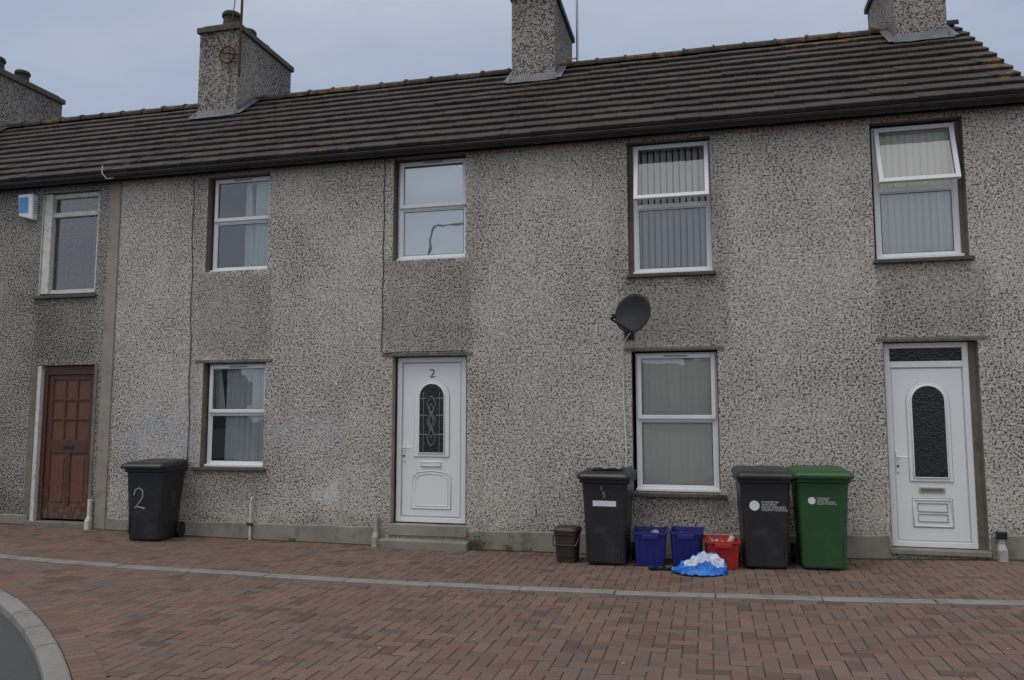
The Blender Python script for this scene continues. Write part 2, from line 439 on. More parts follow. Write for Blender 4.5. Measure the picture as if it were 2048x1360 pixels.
# ------------------------------------------------------------------ houses
TAN=.785; RY=2.40; EY=-.17; EZ=5.155
RZ=EZ+TAN*(RY-EY)
def rz(y): return EZ+TAN*(y-EY)
hA=empty('terraced_house',(-11.2,2.4,0)); hB=empty('terraced_house.001',(-5.4,2.4,0)); hC=empty('terraced_house.002',(.5,2.4,0))
XA,XB,XC,XE=-19.5,-8.45,-2.5,3.53
def wallfront(name,x0,x1,z0,z1,ops,mat,parent,y=0.):
    X=sorted(set([x0,x1]+[v for o in ops for v in o[:2]])); Z=sorted(set([z0,z1]+[v for o in ops for v in o[2:4]]))
    V=[];F=[]
    for i in range(len(X)-1):
        for j in range(len(Z)-1):
            cx=(X[i]+X[i+1])/2;cz=(Z[j]+Z[j+1])/2
            if any(o[0]<cx<o[1] and o[2]<cz<o[3] for o in ops): continue
            k=len(V); V+=[(X[i],y,Z[j]),(X[i+1],y,Z[j]),(X[i+1],y,Z[j+1]),(X[i],y,Z[j+1])]; F.append((k,k+1,k+2,k+3))
    mobj(name,V,F,mat,parent)
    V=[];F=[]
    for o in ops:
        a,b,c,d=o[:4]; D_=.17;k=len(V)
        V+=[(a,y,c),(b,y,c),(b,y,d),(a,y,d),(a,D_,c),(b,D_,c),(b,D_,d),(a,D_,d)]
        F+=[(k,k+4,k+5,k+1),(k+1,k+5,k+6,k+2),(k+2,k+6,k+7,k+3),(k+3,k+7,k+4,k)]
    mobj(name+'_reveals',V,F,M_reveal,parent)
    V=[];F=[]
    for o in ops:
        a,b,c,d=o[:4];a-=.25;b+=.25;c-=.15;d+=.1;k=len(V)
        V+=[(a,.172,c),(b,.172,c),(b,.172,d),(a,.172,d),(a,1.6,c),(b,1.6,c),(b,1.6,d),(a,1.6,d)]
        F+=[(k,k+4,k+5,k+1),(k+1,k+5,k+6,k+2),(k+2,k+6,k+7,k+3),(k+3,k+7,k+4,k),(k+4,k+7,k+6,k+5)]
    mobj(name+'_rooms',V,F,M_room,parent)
opA=[(-9.77,-8.75,3.39,4.97),(-9.70,-8.68,.05,2.34)]
opB=[(-6.90,-5.91,3.63,5.01),(-6.87,-5.89,.88,2.33),(-4.04,-3.02,3.65,5.05),(-4.02,-2.99,.20,2.37)]
opC=[(-.91,.10,3.33,5.01),(-.89,.13,.68,2.38),(1.91,2.89,3.37,5.0),(1.95,2.92,.13,2.43)]
wallfront('front_wall',XA,-8.55,-.3,5.12,opA,M_wallA,hA)
wallfront('front_wall',-8.37,XC,-.3,5.12,opB,M_wallB,hB)
wallfront('front_wall',XC,XE,-.3,5.12,opC,M_wallC,hC)
box('party_wall_strip',-8.55,-8.37,-.022,.02,-.3,5.1,M_render,hB)
mobj('gable_wall',[(XE,0,-.3),(XE,4.8,-.3),(XE,4.8,5.1),(XE,RY,RZ-.06),(XE,0,5.12)],[(0,1,2,3,4)],M_wallC,hC)
mobj('back_wall',[(XE,4.8,-.3),(XC,4.8,-.3),(XC,4.8,5.1),(XE,4.8,5.1)],[(0,1,2,3)],M_wallC,hC)
mobj('back_wall',[(XC,4.8,-.3),(XB,4.8,-.3),(XB,4.8,5.1),(XC,4.8,5.1)],[(0,1,2,3)],M_wallB,hB)
mobj('back_wall',[(XB,4.8,-.3),(XA,4.8,-.3),(XA,4.8,5.1),(XB,4.8,5.1)],[(0,1,2,3)],M_wallA,hA)
mobj('end_wall',[(XA,0,-.3),(XA,4.8,-.3),(XA,4.8,5.1),(XA,RY,RZ-.06),(XA,0,5.12)],[(0,1,2,3,4)],M_wallA,hA)
PT=[(-20,.14),(-8.4,.13),(-7,.135),(-4,.15),(-2.5,.155),(1.5,.25),(3.6,.32)]
def pt(x):
    for (a,za),(b,zb) in zip(PT,PT[1:]):
        if x<=b: return za+(zb-za)*(x-a)/(b-a)
    return PT[-1][1]
def plinth(x0,x1,par):
    n=max(1,int((x1-x0)/.25)); V=[];F=[]
    for i in range(n+1):
        x=x0+(x1-x0)*i/n; w=random.uniform(-.012,.008)
        V+=[(x,-.022,-.35),(x,-.022,pt(x)+w),(x,.005,pt(x)+.015+w)]
    for i in range(n):
        a=3*i;F+=[(a,a+3,a+4,a+1),(a+1,a+4,a+5,a+2)]
    F+=[(0,1,2),(3*n,3*n+2,3*n+1)]
    mobj('plinth',V,F,M_plinth,par)
plinth(XA,-9.72,hA); plinth(-8.66,-8.56,hA); plinth(-8.36,-4.10,hB); plinth(-2.94,XC,hB); plinth(XC,1.93,hC); plinth(2.94,XE+.02,hC)

def roof(par,x0,x1,verge=False):
    cs=1/math.sqrt(1+TAN*TAN); sn=TAN*cs; Ls=(RY-EY)/cs; nC=11; gg=Ls/nC; w=.30
    V=[];F=[]
    for k in range(nC):
        off=(k%2)*w/2; i0=int((x0-off)/w)-2
        x=i0*w+off; ck=random.uniform(-.004,.004)
        while x<x1:
            a=max(x,x0)+.0018;b=min(x+w,x1)-.0018
            if b-a>.03:
                s0=k*gg-.05+random.uniform(-.004,.004); s1=(k+1)*gg+.02; t=random.uniform(-.004,.004)+ck
                o=len(V); prof=((s0,.0),(s0,.050),(s0+.010,.058),(s1,.006))
                for X,dw in ((a,0),(a+.03,.005),(a+.05,0),(b,0)):
                    for j,(s,nn) in enumerate(prof):
                        q=nn+t+(dw if j in(1,2) else dw*.9 if j==3 else 0)
                        V.append((X,EY+s*cs-q*sn,EZ+s*sn+q*cs))
                for c in range(3):
                    for j in range(3):
                        F.append((o+c*4+j,o+c*4+j+1,o+(c+1)*4+j+1,o+(c+1)*4+j))
                F+=[(o,o+3,o+2,o+1),(o+12,o+13,o+14,o+15)]
            x+=w
    mobj('roof_tiles',V,F,M_roof,par)
    mobj('roof_underlay',[(x0,EY,EZ-.02),(x1,EY,EZ-.02),(x1,RY,RZ-.02),(x0,RY,RZ-.02),(x1,2*RY-EY,EZ-.02),(x0,2*RY-EY,EZ-.02)],[(0,1,2,3),(3,2,4,5)],M_roof,par)
    V=[];F=[];x=x0; L=.45
    while x<x1-.05:
        b=min(x+L,x1); o=len(V);n=8; lift=random.uniform(-.006,.010)
        for X,rr in ((x,.125),(x+.04,.125),(x+.04,.107),(b,.104)):
            for i in range(n+1):
                an=math.pi*(-.08+1.16*i/n); V.append((X,RY-rr*math.cos(an)*1.1,RZ+.0+rr*math.sin(an)*.85+lift))
        for c in range(3):
            for i in range(n): F.append((o+c*(n+1)+i,o+(c+1)*(n+1)+i,o+(c+1)*(n+1)+i+1,o+c*(n+1)+i+1))
        F.append(tuple(o+i for i in range(n+1)))
        x=b
    mobj('ridge_tiles',V,F,M_roof,par)
roof(hA,XA,XB); roof(hB,XB,XC); roof(hC,XC,XE+.08)
mobj('verge_mortar',[(XE+.0,EY+.04,EZ-.05),(XE+.065,EY+.04,EZ-.05),(XE+.065,RY,RZ-.055),(XE,RY,RZ-.055),(XE,EY+.04,EZ+.0),(XE+.065,EY+.04,EZ+.0),(XE+.065,RY,RZ-.005),(XE,RY,RZ-.005)],[(0,3,2,1),(4,5,6,7),(0,1,5,4),(1,2,6,5),(3,0,4,7)],M_cement,hC)
def gutter(par,x0,x1):
    box('fascia',x0,x1,-.105,-.085,5.03,5.16,M_black,par)
    box('soffit',x0,x1,-.085,.01,5.055,5.075,M_black,par)
    n=10;V=[];F=[];r=.062;cy,cz=-.178,5.100
    for X in (x0,x1):
        for i in range(n+1):
            a=math.pi+math.pi*i/n; V.append((X,cy+r*math.cos(a),cz+r*math.sin(a)))
        for i in range(n+1):
            a=2*math.pi-math.pi*i/n; V.append((X,cy+(r-.005)*math.cos(a),cz+(r-.005)*math.sin(a)+.001))
    m=2*n+2
    for i in range(m): F.append((i,(i+1)%m,m+(i+1)%m,m+i))
    F+=[tuple(range(m)),tuple(reversed(range(m,2*m)))]
    mobj('gutter',V,F,M_black,par,smooth=False)
    curve('gutter_lip',[(x0,cy-r,cz),(x1,cy-r,cz)],.007,M_black,par)
    V=[];F=[];x=x0+.4;kk=0
    while x<x1-.1:
        o=len(V); ww=.035 if kk%3 else .12
        for X in (x,x+ww):
            for i in range(n+1):
                a=math.pi+math.pi*i/n; V.append((X,cy+(r+.010)*math.cos(a),cz+(r+.010)*math.sin(a)+.004))
        for i in range(n): F.append((o+i,o+i+1,o+n+2+i,o+n+1+i))
        F.append(tuple(o+i for i in range(n+1)))
        x+=.95;kk+=1
    mobj('gutter_brackets',V,F,M_black,par)
gutter(hA,XA,XB); gutter(hB,XB,XC); gutter(hC,XC,XE+.04)

def chimney(par,x0,x1,y0,y1,ztop,pots):
    c=par
    box('chimney_stack',x0,x1,y0,y1,rz(y0)-.3,ztop,M_chim,c)
    box('chimney_band',x0-.045,x1+.045,y0-.045,y1+.045,ztop-.0,ztop+.10,M_ccap,c,.01)
    box('chimney_cap',x0+.03,x1-.03,y0+.03,y1-.03,ztop+.10,ztop+.16,M_ccap,c,.02)
    for (yy,hh,r,m) in pots:
        xc=(x0+x1)/2; n=20
        rg=[[(xc+rr*math.cos(2*math.pi*i/n),yy+rr*math.sin(2*math.pi*i/n),ztop+.14+z) for i in range(n)] for rr,z in ((r*1.1,0),(r*1.05,.03),(r*.92,hh*.75),(r*1.12,hh*.78),(r*1.12,hh*.9),(r*.98,hh),(r*.8,hh),(r*.75,hh*.5))]
        loft('chimney_pot',rg,m,c,smooth=False)
    cs=1/math.sqrt(1+TAN*TAN); sn=TAN*cs
    def P(x,y,n=0): return (x,y-n*sn,rz(y)+n*cs)
    V=[];F=[]
    n=8
    for i in range(n+1):
        x=x0-.06+(x1-x0+.12)*i/n; xm=x0-.01+(x1-x0+.02)*i/n; e=random.uniform(-.02,.02)
        V+=[P(x,y0-.11+e,.068),P(x,y0-.006,.07),(xm,y0-.008,rz(y0)+.15)]
    for i in range(n): F+=[(3*i,3*i+3,3*i+4,3*i+1),(3*i+1,3*i+4,3*i+5,3*i+2)]
    mobj('lead_apron',V,F,M_lead,c)
    for sx,xx in ((-1,x0),(1,x1)):
        X=xx+sx*.007; yb=RY
        V=[P(xx+sx*.12,y0-.05,.070),P(xx+sx*.12,yb,.070),P(X,yb,.076),P(X,y0-.05,.076),(X,y0,rz(y0)+.15),(X,yb,rz(yb)+.17)]
        mobj('lead_side_flashing',V,[(0,1,2,3),(3,2,5,4)],M_lead,c)
P3=[(2.1,.36,.15,M_pot),(2.62,.30,.13,M_pot),(3.12,.26,.11,M_metal)]
chimney(hA,-13.85,-13.12,1.78,3.62,8.16,[(2.35,.34,.14,M_pot),(2.95,.32,.13,M_pot)])
chimney(hB,-8.44,-7.68,1.76,3.50,8.22,P3)
chimney(hB,-2.86,-2.18,1.86,3.55,8.18,P3)
chimney(hC,2.68,3.33,1.86,3.60,8.12,P3)
curve('aerial_pole',[(-7.62,1.72,7.35),(-7.60,1.72,9.9)],.022,M_rust,hB)
curve('aerial_pole_clamp',[(-7.86+.14*math.cos(a*.5),1.71,7.76+.15*math.sin(a*.5)) for a in range(0,13)],.014,M_rust,hB,True)
curve('aerial_bracket',[(-8.0,1.72,7.82),(-7.62,1.72,7.74),(-7.62,1.72,7.62),(-7.9,1.72,7.62)],.015,M_rust,hB)
curve('aerial_lead',[(-7.6,1.70,9.2),(-7.70,1.68,8.9),(-7.80,1.68,8.0),(-7.80,1.73,7.2),(-7.86,1.72,6.9)],.008,M_cable,hB)
curve('aerial_cross_arm',[(-7.75,1.72,9.55),(-7.45,1.72,9.6)],.012,M_rust,hB)
curve('aerial_pole',[(-2.0,3.0,7.2),(-2.0,3.0,9.9)],.02,M_metal,hC)
curve('aerial_bracket',[(-2.18,3.0,7.62),(-2.0,3.0,7.62),(-2.0,3.0,7.5),(-2.18,3.0,7.5)],.014,M_metal,hC)
curve('television_aerial_boom',[(-16.4,3.0,9.34),(-14.65,3.0,9.20)],.014,M_metal,hA)
for k in range(12):
    curve('television_aerial_element',[(-16.3+.145*k,2.8,9.332-.0116*k),(-16.3+.145*k,3.2,9.332-.0116*k)],.009,M_metal,hA)
curve('television_aerial_mast',[(-16.4,3.0,6.5),(-16.4,3.0,9.5)],.018,M_metal,hA)

# ------------------------------------------------------------------ windows
def frame_bars(x0,x1,z0,z1,y0,y1,w):
    return [(x0,x0+w,y0,y1,z0,z1),(x1-w,x1,y0,y1,z0,z1),(x0+w,x1-w,y0,y1,z0,z0+w),(x0+w,x1-w,y0,y1,z1-w,z1)]
def pane(name,x0,x1,z0,z1,y,mat,par):
    return mobj(name,[(x0,y,z0),(x1,y,z0),(x1,y,z1),(x0,y,z1)],[(0,1,2,3)],mat,par)
def blinds(par,x0,x1,z0,z1,y,ang,step=.075,w=.085,mat=None):
    V=[];F=[];x=x0+step/2
    while x<x1:
        a=R(ang+random.uniform(-3,3));dx=w/2*math.cos(a);dy=w/2*math.sin(a);k=len(V)
        V+=[(x-dx,y-dy,z0),(x+dx,y+dy,z0),(x+dx,y+dy,z1),(x-dx,y-dy,z1)];F.append((k,k+1,k+2,k+3));x+=step
    mobj('vertical_blind',V,F,mat or M_blind,par)
def curtain(par,x0,x1,z0,z1,y,mat,amp=.02,fr=70,taper=0.,name='net_curtain'):
    n=90;V=[];F=[]
    for i in range(n+1):
        u=i/n
        ph=u*(x1-x0)*fr
        yy=y+amp*math.sin(ph)+amp*.4*math.sin(ph*2.3+1)
        V+=[(x0+(x1-x0)*u,yy,z0),(x0+(x1-x0)*(u*(1-taper)),yy,z1)]
    for i in range(n): F.append((2*i,2*i+2,2*i+3,2*i+1))
    return mobj(name,V,F,mat,par,smooth=True)
def window(par,x0,x1,z0,z1,rail,openang=0,glass=None,w=.05,y=.11,fm=None):
    glass=glass or M_glass; fm=fm or M_white
    bars=frame_bars(x0,x1,z0,z1,y,y+.055,w)+[(x0+w,x1-w,y,y+.055,rail-.028,rail+.028)]
    boxes('window_frame',bars,fm,par,.004)
    boxes('glazing_bead',frame_bars(x0+w,x1-w,z0+w,rail-.028,y+.012,y+.04,.016),fm,par,.003)
    boxes('glazing_gasket',frame_bars(x0+w+.016,x1-w-.016,z0+w+.016,rail-.044,y+.014,y+.024,.006),M_black,par)
    pane('window_glass',x0+w,x1-w,z0+w,rail-.028,y+.022,glass,par)
    a0,a1,b0,b1=x0+.022,x1-.022,rail+.0,z1-.02
    sash=boxes('opening_sash',frame_bars(0,a1-a0,-(b1-b0),0,-.028,.022,.05),fm,par,.005)
    gk=boxes('sash_gasket',frame_bars(.05,a1-a0-.05,-(b1-b0)+.05,-.05,-.006,.004,.006),M_black,par)
    gl=pane('sash_glass',.05,a1-a0-.05,-(b1-b0)+.05,-.05,.0,glass,par)
    for o in (sash,gl,gk):
        o.location=Vector((a0,y-.002,b1))-Vector(par.location); o.rotation_euler=(-R(openang),0,0)
    if openang==0:
        box('trickle_vent',(x0+x1)/2-.14,(x0+x1)/2+.14,y-.045,y-.03,z1-.048,z1-.032,M_shadowgap,par)
    box('window_cill',x0-.01,x1+.02,y-.05,y,z0-.012,z0+.022,fm,par,.006)
window(hB,-6.86,-5.90,3.64,5.00,4.37)
curtain(hB,-6.25,-5.85,3.6,5.0,.20,M_net,.014,75,0)
curtain(hB,-6.42,-6.22,3.6,5.0,.22,M_net,.012,70,.6)
V=[];F=[]
for k in range(17):
    z=3.68+k*.036;o=len(V);V+=[(-6.85,.28,z),(-5.85,.28,z),(-5.85,.305,z+.018),(-6.85,.305,z+.018)];F.append((o,o+1,o+2,o+3))
mobj('horizontal_blind',V,F,M_wdark,hB)
window(hB,-6.84,-5.88,.90,2.32,1.635)
curtain(hB,-6.62,-6.00,.85,2.35,.20,M_net,.016,60,.0)
curtain(hB,-6.84,-6.62,1.6,2.35,.22,M_net,.012,80,.5)
window(hB,-4.00,-3.02,3.67,5.03,4.38,glass=M_glassm)
pane('roller_blind',-4.1,-2.95,3.6,5.1,.172,M_sheet,hB)
window(hC,-.845,.10,3.35,4.99,4.20,openang=17,glass=M_glassb)
blinds(hC,-.82,.10,3.38,4.96,.175,36,.078,.072,M_blind3)
window(hC,-.85,.12,.70,2.36,1.555,glass=M_glassb)
blinds(hC,-.83,.12,.72,2.34,.156,9)
window(hC,1.95,2.84,3.40,4.97,4.22,openang=16,glass=M_glassb)
blinds(hC,1.96,2.84,3.42,4.95,.158,12)
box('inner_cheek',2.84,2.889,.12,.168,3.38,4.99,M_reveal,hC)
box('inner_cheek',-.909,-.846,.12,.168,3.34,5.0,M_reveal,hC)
def sill(par,x0,x1,z): box('window_sill',x0,x1,-.055,.11,z-.045,z,M_ccap,par,.008)
sill(hB,-6.98,-5.84,.885); sill(hC,-.96,.20,.675); sill(hC,-.93,.14,3.328); sill(hC,1.89,2.93,3.372)
def lint(par,x0,x1,z): box('lintel_drip',x0,x1,-.018,.01,z-.02,z+.012,M_cement,par)
lint(hB,-7.0,-5.80,2.36); lint(hB,-4.16,-2.92,2.40); lint(hC,-.97,.2,2.41); lint(hC,1.88,3.0,2.465)
boxes('window_frame',[(-9.76,-9.62,.02,.12,3.42,4.96),(-8.83,-8.76,.06,.12,3.42,4.96),(-9.62,-8.83,.06,.12,3.42,3.48),(-9.62,-8.83,.06,.12,4.89,4.96),(-9.62,-8.83,.05,.12,4.60,4.67)],M_oldwhite,hA,.006)
pane('window_glass',-9.62,-8.83,3.48,4.6,.10,M_glassb,hA); pane('window_glass',-9.62,-8.83,4.67,4.89,.10,M_glassb,hA)
curtain(hA,-9.74,-8.78,3.4,4.94,.148,M_lace,.014,50,name='lace_curtain')
box('window_sill',-9.84,-8.72,-.05,.1,3.34,3.388,M_ccap,hA,.008)
box('white_reveal_paint',-9.769,-9.762,-.001,.02,3.40,4.96,M_oldwhite,hA)
loft('alarm_box',[[(-10.12,-.10,4.62),(-9.86,-.10,4.55),(-9.86,0,4.55),(-10.12,0,4.62)],[(-10.13,-.12,4.95),(-9.86,-.12,4.95),(-9.86,0,4.95),(-10.13,0,4.95)]],M_white,hA,bev=.015)
mobj('alarm_box_label',[(-10.10,-.112,4.67),(-9.94,-.112,4.66),(-9.94,-.1235,4.90),(-10.10,-.1235,4.90)],[(0,1,2,3)],M_blueplate,hA)
boxes('alarm_box_slots',[(-9.862,-9.857,-.09,-.02,4.66+i*.035,4.668+i*.035) for i in range(6)],M_black,hA)

# ------------------------------------------------------------------ doors
def arch(x0,x1,z0,z1,n=14,rx=None):
    cx=(x0+x1)/2; r=(x1-x0)/2; P=[(x0,z0),(x1,z0)]
    for i in range(n+1):
        a=math.pi*i/n; P.append((cx+r*math.cos(a),z1-r+r*math.sin(a)))
    return P
def archpanel(name,x0,x1,z0,z1,y0,y1,mat,par,bev=0):
    P=arch(x0,x1,z0,z1)
    return loft(name,[[(p[0],y1,p[1]) for p in reversed(P)],[(p[0],y0,p[1]) for p in reversed(P)]],mat,par,bev=bev)
def archline(name,x0,x1,z0,z1,y,r,mat,par):
    P=arch(x0,x1,z0,z1); return curve(name,[(p[0],y,p[1]) for p in P],r,mat,par,True,2)
def rectline(name,x0,x1,z0,z1,y,r,mat,par):
    return curve(name,[(x0,y,z0),(x1,y,z0),(x1,y,z1),(x0,y,z1)],r,mat,par,True,2)
boxes('door_frame',frame_bars(-3.985,-3.03,.22,2.36,.10,.17,.065),M_white,hB,.005)
box('door_leaf',-3.915,-3.10,.115,.16,.29,2.29,M_white,hB,.006)
rectline('door_leaf_edge',-3.905,-3.11,.30,2.28,.116,.005,M_shadowgap,hB)
archpanel('door_arch_moulding',-3.74,-3.26,1.06,2.07,.098,.116,M_white,hB,.008)
archline('door_arch_edge',-3.74,-3.26,1.06,2.07,.114,.005,M_shadowgap,hB)
archpanel('door_glass',-3.675,-3.325,1.11,2.015,.088,.0965,M_obsc,hB)
archline('door_glass_bead',-3.675,-3.325,1.11,2.015,.093,.011,M_white,hB)
for xx in (-3.61,-3.39): curve('lead_came',[(xx,.086,1.11),(xx,.086,1.9)],.004,M_metal,hB)
for zz in (1.35,1.6,1.82): 
    curve('lead_came',[(-3.67,.086,zz),(-3.56,.086,zz)],.0035,M_metal,hB); curve('lead_came',[(-3.44,.086,zz),(-3.33,.086,zz)],.0035,M_metal,hB)
for k in range(2):
    ph=math.pi*k
    curve('lead_scroll',[(-3.5+.055*math.sin(i/24*math.pi*3+ph),.0855,1.2+.65*i/24) for i in range(25)],.005,M_metal,hB)
    curve('lead_scroll',[(-3.5+.028*math.sin(i/24*math.pi*3+ph),.0852,1.3+.45*i/24) for i in range(25)],.009,M_lead,hB)
box('letter_plate',-3.65,-3.36,.098,.115,.93,1.0,M_white,hB,.006); rectline('letter_plate_edge',-3.64,-3.37,.94,.99,.098,.005,M_brass,hB)
archlow=[(-3.76,.40),(-3.24,.40),(-3.24,.80),(-3.31,.86),(-3.5,.885),(-3.69,.86),(-3.76,.80)]
curve('door_panel_moulding',[(p[0],.112,p[1]) for p in archlow],.010,M_white,hB,True,2)
curve('door_groove_shade_line',[(-3.5+(p[0]+3.5)*1.03,.114,.63+(p[1]-.63)*1.04) for p in archlow],.004,M_shadowgap,hB,True,2)  # grey line puts the shade around the panel into colour
curve('door_panel_moulding',[(-3.5+(p[0]+3.5)*.86,.112,.63+(p[1]-.63)*.86) for p in archlow],.006,M_white,hB,True,2)
box('handle_plate',-3.895,-3.865,.098,.116,1.0,1.24,M_white,hB,.004)
curve('door_handle',[(-3.88,.10,1.18),(-3.88,.055,1.18),(-3.77,.055,1.18)],.010,M_white,hB)
cyl('key_cylinder',(-3.88,.095,1.07),.012,.012,M_black,hB,'y')
text('house_number','2',.16,(-3.50,.113,2.095),M_num,hB,ext=.003)
box('door_threshold',-4.04,-2.97,-.03,.12,.06,.205,M_plinth,hB,.012)
box('door_step',-4.12,-2.93,-.17,.0,-.2,.025,M_plinth,hB,.015)
box('white_reveal',-4.019,-4.012,.0,.1,.22,2.36,M_render,hB)
boxes('door_frame',frame_bars(1.975,2.845,.14,2.42,.10,.17,.06)+[(2.035,2.785,.10,.17,2.14,2.21)],M_white,hC,.005)
pane('transom_glass',2.035,2.785,2.21,2.36,.125,M_obsc,hC)
box('door_leaf',2.037,2.783,.115,.16,.20,2.138,M_white,hC,.006)
rectline('door_leaf_edge',2.047,2.773,.212,2.128,.116,.004,M_shadowgap,hC)
archpanel('door_arch_moulding',2.19,2.63,.86,1.98,.098,.116,M_white,hC,.008)
archline('door_arch_edge',2.19,2.63,.86,1.98,.114,.005,M_shadowgap,hC)
archpanel('door_glass',2.235,2.585,.905,1.935,.088,.0965,M_obsc,hC)
archline('door_glass_bead',2.235,2.585,.905,1.935,.093,.011,M_white,hC)
rectline('door_panel_moulding',2.22,2.60,.37,.66,.112,.010,M_white,hC)
rectline('door_groove_shade_line',2.205,2.615,.355,.675,.114,.004,M_shadowgap,hC)
rectline('door_panel_moulding',2.26,2.56,.42,.50,.112,.006,M_shadowgap,hC); rectline('door_panel_moulding',2.26,2.56,.53,.62,.112,.006,M_shadowgap,hC)
box('letter_plate',2.28,2.54,.098,.115,.74,.80,M_brass,hC,.004); box('letter_slot',2.30,2.52,.094,.099,.755,.785,M_lead,hC,.002)
box('handle_plate',2.055,2.085,.098,.116,.96,1.2,M_white,hC,.004)
curve('door_handle',[(2.07,.10,1.13),(2.07,.05,1.13),(2.17,.05,1.13)],.010,M_white,hC)
cyl('key_cylinder',(2.07,.095,1.03),.012,.012,M_black,hC,'y')
box('door_threshold',1.93,2.93,-.05,.12,.075,.132,M_plinth,hC,.01)
box('inner_cheek',2.847,2.919,.11,.168,.135,2.42,M_reveal,hC)
box('door_leaf',-9.56,-8.74,.10,.14,.09,2.20,M_doorp,hA)
L=[(-9.56,-9.47,.085,.10,.09,2.2),(-8.83,-8.74,.085,.10,.09,2.2)]
for z0,z1 in ((.09,.28),(1.04,1.24),(2.12,2.2)): L.append((-9.47,-8.83,.085,.10,z0,z1))
L.append((-9.19,-9.11,.084,.10,.28,1.04))
for zz in (1.52,1.81): L.append((-9.47,-8.83,.086,.10,zz,zz+.04))
for xx in (-9.275,-9.065): L.append((xx,xx+.035,.0855,.10,1.24,2.12))
boxes('door_rails',L,M_door,hA,.006)
boxes('door_raised_panels',[(-9.43,-9.23,.09,.101,.33,.99),(-9.07,-8.87,.09,.101,.33,.99)],M_doorp,hA,.006)
boxes('door_frame',[(-9.63,-9.56,.06,.16,.06,2.26),(-8.74,-8.69,.06,.16,.06,2.26),(-9.56,-8.74,.06,.16,2.20,2.33)],M_door,hA,.005)
box('painted_reveal',-9.70,-9.632,.0,.16,.06,2.33,M_oldwhite,hA)
box('letter_plate',-9.24,-9.06,.078,.086,1.10,1.15,M_black,hA,.003)
box('door_threshold',-9.74,-8.64,-.06,.14,-.1,.06,M_cement,hA,.01)
box('door_side_post',-8.68,-8.63,-.012,.03,.0,2.36,M_cement,hA)
box('door_side_post',-9.80,-9.70,-.012,.03,.0,2.36,M_cement,hA)

# ------------------------------------------------------------------ wall fixtures
curve('wall_cable',[(-7.14+.012*math.sin(i*1.7)+.006*i,-.008,5.0-i*.29) for i in range(15)],.0055,M_cable,hB)
curve('wall_cable',[(-4.17+.008*math.sin(i*1.9),-.008,5.05-i*.2) for i in range(14)]+[(-4.12,-.02,2.41),(-4.0,-.022,2.425),(-3.0,-.022,2.43)],.006,M_cable,hB)
curve('gutter_cable',[(-8.55,-.2,5.25),(-8.5,-.26,5.12),(-8.42,-.25,5.03),(-8.3,-.2,5.06)],.008,M_grey,hB)
curve('roof_wire',[(-8.2,-.25,5.2),(-7.4,.6,5.92),(-6.6,1.7,6.76)],.005,M_cable,hB)
def cover(par,x,h,w,mat,z0):
    loft('cable_cover',[rrect(w*1.5,.09,.02,z0-.05,-.07,x),rrect(w*1.5,.09,.02,z0+.12,-.07,x),rrect(w,.06,.015,z0+.18,-.055,x),rrect(w,.06,.015,z0+h,-.055,x)],mat,par)
cover(hA,-8.60,.42,.05,M_oldwhite,g(-8.6)); cover(hB,-4.19,.42,.055,M_grey,g(-4.2))
cover(hC,3.02,.34,.06,M_grey,g(3.0)); box('meter_cap',2.97,3.07,-.1,-.03,.28,.36,M_black,hC,.01)
curve('old_pipe',[(-6.02,-.05,-.1),(-6.02,-.05,.42),(-6.0,-.05,.5)],.016,M_oldwhite,hB)
curve('old_pipe_strap',[(-6.06,-.06,.14),(-5.98,-.07,.14)],.02,M_rust,hB)

# satellite dish
sd=empty('satellite_dish',(-.93,0,2.72))
nrm=Vector((-.30,-.92,.26)).normalized(); up=Vector((0,0,1)); rt=nrm.cross(up).normalized(); up2=rt.cross(nrm).normalized()
cen=Vector((.10,-.40,.08))
V=[];F=[];nr,na=7,40
for side,off in ((0,0),(1,-.012)):
    for i in range(nr+1):
        r=i/nr
        for j in range(na):
            a=2*math.pi*j/na
            p=cen+rt*(.225*r*math.cos(a))+up2*(.245*r*math.sin(a))+nrm*(.06*r*r-.06+off)
            V.append(tuple(p))
m=(nr+1)*na
for s in (0,1):
    for i in range(nr):
        for j in range(na):
            q=(s*m+i*na+j,s*m+i*na+(j+1)%na,s*m+(i+1)*na+(j+1)%na,s*m+(i+1)*na+j); F.append(q if s==0 else q[::-1])
for j in range(na): F.append((nr*na+j,nr*na+(j+1)%na,m+nr*na+(j+1)%na,m+nr*na+j))
mobj('reflector',V,F,M_dish,sd,smooth=True)
bot=cen-up2*.24; ln=cen-up2*.17+nrm*.32+Vector((-.10,0,0))
curve('arm',[tuple(cen-nrm*.08-up2*.05),tuple(cen-nrm*.06-up2*.22),tuple(bot+nrm*.02),tuple(ln-up2*.03)],.012,M_dish,sd)
d=(cen-ln).normalized()
curve('lnb',[tuple(ln-d*.02),tuple(ln+d*.05)],.030,M_black,sd)
curve('lnb_body',[tuple(ln-d*.06),tuple(ln-d*.02)],.02,M_grey,sd)
curve('wall_bracket',[(0.02,-.01,-.14),(.02,-.2,-.14),(.04,-.27,-.02),tuple(cen-nrm*.08)],.018,M_dish,sd)
box('wall_plate',-.04,.08,-.012,0,-.2,-.06,M_dish,sd)
curve('dish_cable',[tuple(bot),(-.02,-.15,-.22),(-.06,-.02,-.3),(-.055,-.024,-1.0),(-.035,-.024,-1.5),(-.04,-.024,-1.95)],.008,M_wcable,sd)

